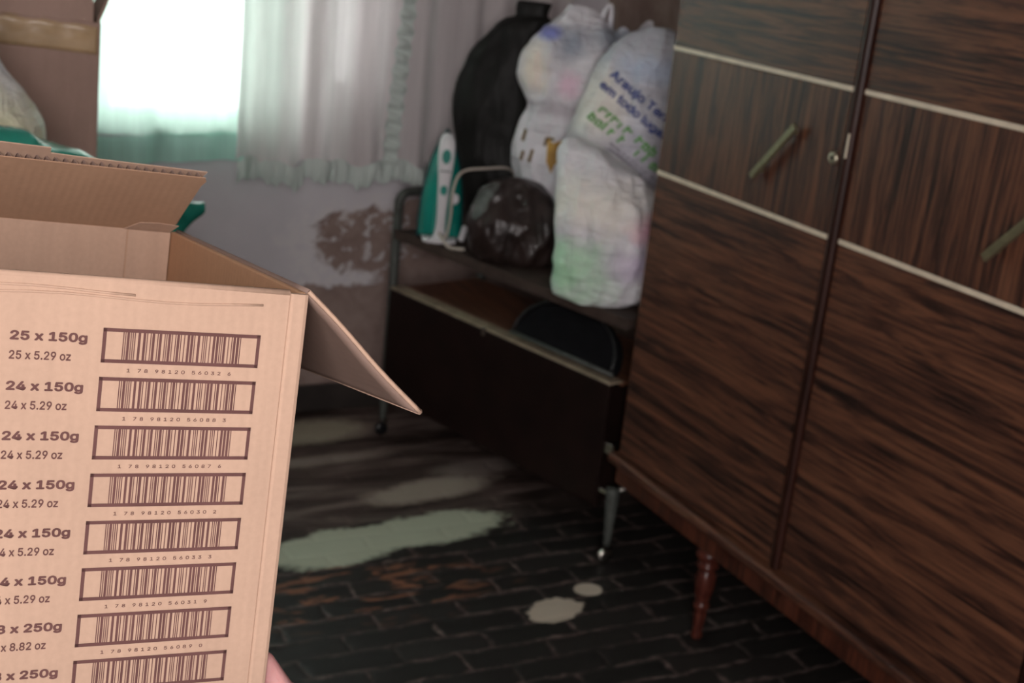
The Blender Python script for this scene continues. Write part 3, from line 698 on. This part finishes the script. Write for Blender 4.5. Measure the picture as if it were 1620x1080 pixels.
# crease line and rolled fold along the top of the front panel
obj('top_fold', MB().tube([(-CW, .0022, -.001), (-.25, .0020, .0004), (-.12, .0024, -.0002), (-.013, .0020, -.0006)], .0024, 10), 'card_out', front, smooth=True)
for y_, o_ in ((-.010, 0), (-.0065, .1)):
    obj('crease', MB().tube([(-.19 + i * .02, -.0001, y_ + .0012 * math.sin(i * .9 + o_ * 9)) for i in range(5 if o_ else 9)], .0008, 6), 'card_out', front, smooth=True)
boxp('right_panel', -TH, 0, TH, CD, -CH, 0, 'card_side')
boxp('back_panel', -CW + TH, -TH - .0005, CD - TH, CD, -CH, 0, 'card_out')
boxp('back_joint', -.042, -TH - .001, CD - TH - .0012, CD - TH, -CH, -.001, 'card_out', .0004)
boxp('left_panel', -CW, -CW + TH, TH, CD, -CH, 0, 'card_side')
boxp('bottom_panel', -CW, 0, 0, CD, -CH - TH, -CH, 'card_out')
boxp('inner_front_flap', -CW + .012, -.014, TH + .0005, TH + .004, -.12, -.006, 'card_out')
# right flap hanging outward
def flap_pt(s, l_):   # s along depth 0..1, l along flap
    ang = math.radians(41 + 9 * s); Lf = .1185 + .012 * s
    bow = .0006 * math.sin(l_ * 7)
    return V((Lf * l_ * math.cos(ang) + bow * math.sin(ang), TH * .4 + (CD - TH) * s + .001, -Lf * l_ * math.sin(ang) + bow * math.cos(ang) + .001))
mb = MB().grid(lambda a, b: flap_pt(a, b), 12, 20)
rf = obj('side_flap', mb, 'card_shaded', ct, smooth=True); m = rf.modifiers.new('board', 'SOLIDIFY'); m.thickness = .0038; m.offset = 0
e = MB().tube([flap_pt(0, i / 20) + V((0, -.0006, .0)) for i in range(21)], .0016, 6)
obj('flap_edge', e, 'card_out', rf, smooth=True)
e = MB().tube([flap_pt(0, 1), flap_pt(.5, 1), flap_pt(1, 1)], .0022, 6); obj('flap_edge', e, 'card_out', rf, smooth=True)
# left flap (mirrored, beyond the frame)
mb = MB().grid(lambda a, b: V((-CW - .115 * b * .8, TH + (CD - TH) * a, -.115 * b * .6)), 4, 4)
lf = obj('side_flap', mb, 'card_dark', ct, smooth=True); m = lf.modifiers.new('board', 'SOLIDIFY'); m.thickness = .0038; m.offset = 0
# back flap leaning over the opening, corrugation showing on its cut edge
FA = math.radians(54); FL = .091
fdir = V((0, -math.sin(FA), math.cos(FA))); fnor = V((0, -math.cos(FA), -math.sin(FA)))      # fnor faces the opening (seen side)
def BF(x, l_, d_=0): return V((x, CD - .001, .001)) + fdir * l_ + fnor * d_
def flat(xs, d0, d1): 
    mb = MB(); mb.prism([BF(x, l_, d0) for x, l_ in xs], fnor * (d1 - d0)); return mb
ip = [(-CW, 0), (-.007, 0), (-.0045, .013), (-.001, FL - .012), (.001, FL - .005), (-.001, FL), (-CW, FL)]
bf = obj('back_flap', flat(ip, .0022, .0030), 'card_dark', ct)
obj('hinge_tab', flat([(-.046, 0), (-.007, 0), (-.0015, .0135), (-.018, .0155), (-.034, .0138)], .0030, .0036), 'card_out', bf)
ip2 = [(-CW, 0), (-.007, 0), (-.0045, .012), (-.002, FL - .012), (.001, FL), (-.10, FL + .002), (-.12, FL + .003), (-.121, FL + .010), (-.18, FL + .011), (-.24, FL + .006), (-CW, FL + .004)]
obj('outer_liner', flat(ip2, -.0034, -.0026), 'card_out', bf)
mb = MB(); per = .0068; nx = int((CW - .004) / per * 6)
def fx(i): return -CW + .002 + i * per / 6
for i in range(nx + 1):
    d_ = -.0002 + .0025 * math.cos(2 * PI * i / 6)
    for dd in (-.0003, .0003):
        for l_ in (.014, FL - .0012): mb.v.append(BF(fx(i), l_, d_ + dd))
for i in range(nx):
    a, b = i * 4, (i + 1) * 4
    mb.f += [(a, b, b + 1, a + 1), (a + 2, a + 3, b + 3, b + 2), (a + 1, b + 1, b + 3, a + 3), (a, a + 2, b + 2, b)]
obj('corrugation', mb, 'card_shaded', bf)  # darker flute paper, its tone also deepening the shaded hollows
for x in (-.05, ): obj('seam_crease', MB().box(-.0415, -.0408, CD - TH - .0016, CD - TH - .001, -CH, -.001), 'card_dark', ct)

# printing
def flat_to_panel(mb, x, z, y=-.0003, th_=.0002):
    out = MB(); out.add([V((x + v.x, y - v.z, z + v.y)) for v in mb.v], mb.f); return out
ITF = {'0': 'nnwwn', '1': 'wnnnw', '2': 'nwnnw', '3': 'wwnnn', '4': 'nnwnw', '5': 'wnwnn', '6': 'nwwnn', '7': 'nnnww', '8': 'wnnwn', '9': 'nwnwn'}
def itf_bars(code, x0, x1):
    seq = [(1, 1), (0, 1), (1, 1), (0, 1)]
    for i in range(0, 14, 2):
        for a, b in zip(ITF[code[i]], ITF[code[i + 1]]):
            seq.append((1, 2.6 if a == 'w' else 1)); seq.append((0, 2.6 if b == 'w' else 1))
    seq += [(1, 2.6), (0, 1), (1, 1)]
    tot = sum(w_ for _, w_ in seq); x = x0; k = (x1 - x0) / tot; out = []
    for b, w_ in seq:
        if b: out.append((x, x + w_ * k))
        x += w_ * k
    return out
rows = [('25 x 150g', '25 x 5.29 oz', '1 78 98120 56032 6'), ('24 x 150g', '24 x 5.29 oz', '1 78 98120 56088 3'), ('24 x 150g', '24 x 5.29 oz', '1 78 98120 56087 6'),
        ('24 x 150g', '24 x 5.29 oz', '1 78 98120 56030 2'), ('24 x 150g', '24 x 5.29 oz', '1 78 98120 56033 3'), ('24 x 150g', '24 x 5.29 oz', '1 78 98120 56031 9'),
        ('18 x 250g', '18 x 8.82 oz', '1 78 98120 56089 0'), ('18 x 250g', '18 x 8.82 oz', None)]
def quad(x0, x1, y0, y1): return [(x0, y0, 0), (x1, y0, 0), (x1, y1, 0), (x0, y1, 0)]
for i, (t1, t2, dg_) in enumerate(rows):
    zt = -(.0283 + .0300 * i); fx0, fx1, fh, lw = -.1270, -.0295, .0212, .0022
    mb = MB()
    for q_ in (quad(fx0, fx1, zt - lw, zt), quad(fx0, fx1, zt - fh, zt - fh + lw), quad(fx0, fx0 + lw, zt - fh, zt), quad(fx1 - lw, fx1, zt - fh, zt)): mb.add(q_, [(0, 1, 2, 3)])
    for a, b in itf_bars((dg_ or '1 78 98120 56089 0').replace(' ', ''), -.1150, -.0420): mb.add(quad(a, b, zt - fh + lw, zt - lw), [(0, 1, 2, 3)])
    bar = flat_to_panel(mb, 0, 0); 
    b = obj('printed_barcode', bar, 'ink', ct); 
    obj('printed_weight', flat_to_panel(text_mb(t1, .0428, .0070, .036), -.1790, zt - .0092), 'ink', ct)
    obj('printed_weight', flat_to_panel(text_mb(t2, .0345, .0068, .020), -.1790, zt - .0207), 'ink', ct)
    if dg_:
        obj('printed_digits', flat_to_panel(text_mb(dg_, .0645, .0030, .012, spacing=1.5), -.1110, zt - .0266), 'ink', ct)

# ---------------------------------------------------------------- hand holding the carton
pn = thing('person', 'bare pink hand of a person holding the open carton at its lower right corner', 'person', (0, 0, 0))
pn.matrix_world = Matrix.Translation(ct.matrix_world @ V((.03, .08, -.33))) @ ct.matrix_world.to_3x3().to_4x4()
def hand():
    ch = {'v': [], 'r': [], 'e': []}
    def add(p, r, par=None):
        ch['v'].append(V(p) - V((.03, .08, -.33))); ch['r'].append(r)
        if par is not None: ch['e'].append((par, len(ch['v']) - 1))
        return len(ch['v']) - 1
    zb = -CH - TH
    wr = add((.075, .03, zb - .040), .024)
    f1 = add((.115, -.005, zb - .085), .027, wr); f2 = add((.165, -.05, zb - .15), .034, f1); f3 = add((.21, -.09, zb - .21), .039, f2)
    pm = add((.040, .065, zb - .020), .021, wr)
    for k, (dy, ln_, r) in enumerate(((.020, .072, .0088), (.042, .080, .0092), (.064, .075, .0088), (.084, .060, .0078))):
        a = add((.020 - .004 * abs(k - 1), .030 + dy * .95, zb - .0125), .0125, pm)
        b = add((-.010, .030 + dy * 1.0, zb - .0108), r * 1.05, a)
        c = add((-.010 - ln_ * .38, .030 + dy * 1.02, zb - .0098), r, b)
        d = add((-.010 - ln_ * .66, .030 + dy * 1.02, zb - .0092), r * .88, c)
    a = add((.040, .040, zb - .002), .0150, pm)
    b = add((.0265, .045, zb + .018), .0125, a)
    c = add((.0150, .047, zb + .036), .0108, b)
    d = add((.0105, .047, zb + .046), .0085, c)
    me = bpy.data.meshes.new('hand'); me.from_pydata([tuple(v) for v in ch['v']], ch['e'], [])
    o = bpy.data.objects.new('hand_and_forearm', me); COL.objects.link(o); o.parent = pn; me.materials.append(M['skin'])
    s = o.modifiers.new('skin', 'SKIN'); s.branch_smoothing = .6; s.use_smooth_shade = True
    if not me.skin_vertices: me.attributes
    bm = bmesh.new(); bm.from_mesh(me); ly = bm.verts.layers.skin.verify(); bm.verts.ensure_lookup_table()
    for v_, r in zip(bm.verts, ch['r']): v_[ly].radius = (r, r); v_[ly].use_root = (v_.index == 0)
    bm.to_mesh(me); bm.free()
    ss = o.modifiers.new('sub', 'SUBSURF'); ss.levels = 2; ss.render_levels = 2
hand()
z_ = -CH - TH
obj('sleeve', MB().tube([V(p) - V((.03, .08, -.33)) for p in smooth_path([(.170, -.055, z_ - .157), (.24, -.115, z_ - .245), (.30, -.17, z_ - .34)], 5)], [.045, .047, .049, .051, .053, .055, .057, .059, .061, .063, .065][:11], 24), 'sleeve', pn, smooth=True)

# ---------------------------------------------------------------- left pile behind the carton
tb = thing('side_table', 'dark wooden table behind the foreground carton, carrying the taped box and bags', 'table', (-.05, 2.48, 0))
obj('table_top', MB().box(-.56, .54, -.56, .56, .82, .85), 'table', tb, bevel=.004)
obj('apron', MB().box(-.52, .50, -.52, .52, .76, .82), 'table', tb)
for a in (-.52, .46):
    for b in (-.52, .48): obj('leg', MB().box(a, a + .04, b, b + .04, 0, .82), 'table', tb, bevel=.004)
bxo = thing('cardboard_box', 'brown cardboard box with amber tape across its top edge, in front of the window', 'box', (.30, 2.78, .85))
bxo.rotation_euler = (0, math.radians(1.5), math.radians(-8)); 
W2, D2, H2, t2 = .19, .16, .395, .005
b = MB().box(-W2, W2, -D2, -D2 + t2, 0.006, H2).box(-W2, W2, D2 - t2, D2, 0.006, H2).box(-W2, -W2 + t2, -D2 + t2, D2 - t2, .006, H2).box(W2 - t2, W2, -D2 + t2, D2 - t2, .006, H2).box(-W2, W2, -D2, D2, 0.0055, .0105)
obj('box_body', b, 'card_old', bxo, bevel=.002)
obj('side_flap', MB().prism([(W2 - .002, -D2 + .01, H2), (W2 + .045, -D2 + .03, H2 + .12), (W2 + .045, D2 - .03, H2 + .12), (W2 - .002, D2 - .01, H2)], (-.005, 0, .001)), 'card_old', bxo)
obj('back_flap', MB().box(-W2 + .005, W2 - .012, D2 - .006, D2, H2, H2 + .15), 'card_old', bxo, bevel=.002)
obj('front_flap', MB().prism([(-W2, -D2 + .003, H2), (W2 - .014, -D2 + .003, H2), (W2 - .014, -D2 + .06, H2 + .15), (-W2, -D2 + .06, H2 + .15)], (0, .005, 0)), 'card_old', bxo)
tp = MB().grid(lambda a, c_: (-W2 - .001 + (2 * W2 - .004) * a, -D2 - .0016 - .0010 * math.sin(a * 40 + c_ * 3) * (1 if c_ > .6 else .2) + (.006 if c_ > .9 else 0), H2 - .052 + .056 * c_ - .010 * (a - .2) ** 2), 60, 8)
o = obj('tape', tp, 'amber_tape', bxo, smooth=True); so = o.modifiers.new('t', 'SOLIDIFY'); so.thickness = .0008
# white bag
M['film_left'] = film('white_film_cream', (.86, .85, .88), [((.10, -.10, .20), (.07, .3, .10), (.86, .84, .58))])
def bag2(*a, **k): return bag(*a, **k)
bag('plastic_bag', 'white plastic bag with a yellowish side, beside the taped brown box at left', 'bag', V((.195, 2.33, .85)),
    [(.851, 0, .06, .05, 0), (.855, 0, .12, .09, 0), (.90, 0, .142, .11, 0), (1.0, -.005, .150, .11, 0), (1.09, -.01, .150, .10, 0), (1.14, -.03, .138, .09, 0), (1.19, -.045, .118, .07, 0), (1.25, -.06, .102, .06, 0), (1.33, -.075, .08, .045, 0), (1.40, -.09, .05, .03, 0), (1.44, -.1, .02, .01, 0)], 'film_left', .009, 31.0, zfloor=.85)
gb = thing('green_bag', 'shiny teal green plastic bag lying behind the carton flap, its tip poking out right', 'bag', (.25, 2.12, .85))
def gfn(a, c_):
    th_ = 2 * PI * a; s = c_           # c_ along left to right
    x = -.33 + .635 * s; r_ = math.sin(PI * min(1, max(0, s * .97 + .015))) ** .42
    top = .272 - .108 * sm(.50, 1.0, s) - .02 * sm(.45, 0, s) ; hz = (.110 * r_) * (1 - .62 * sm(.72, 1, s)); hy = (.085 * r_) * (1 - .5 * sm(.7, 1, s))
    zc = top - hz
    if s < .8: hz2 = hz + zc - hz
    zlow = zc - hz; low = 0.001 + sm(.80, .98, s) * (zlow - .001)
    zz = zc + hz * math.sin(th_) if math.sin(th_) > 0 else zc + (zc - low) * math.sin(th_)
    p = V((x, hy * math.cos(th_), zz)); q_ = p * 14 + V((3, 1, 8))
    k = min(1, hz / .03)
    d_ = (1 - abs(noise.noise(q_)) * 2) * .012 * k
    p += V((0, math.cos(th_), max(0, math.sin(th_)))) * (d_ - .006)
    return V((p.x, p.y, max(p.z, .001)))
obj('bag_film', MB().grid(gfn, 72, 110), 'greenbag', gb, smooth=True)
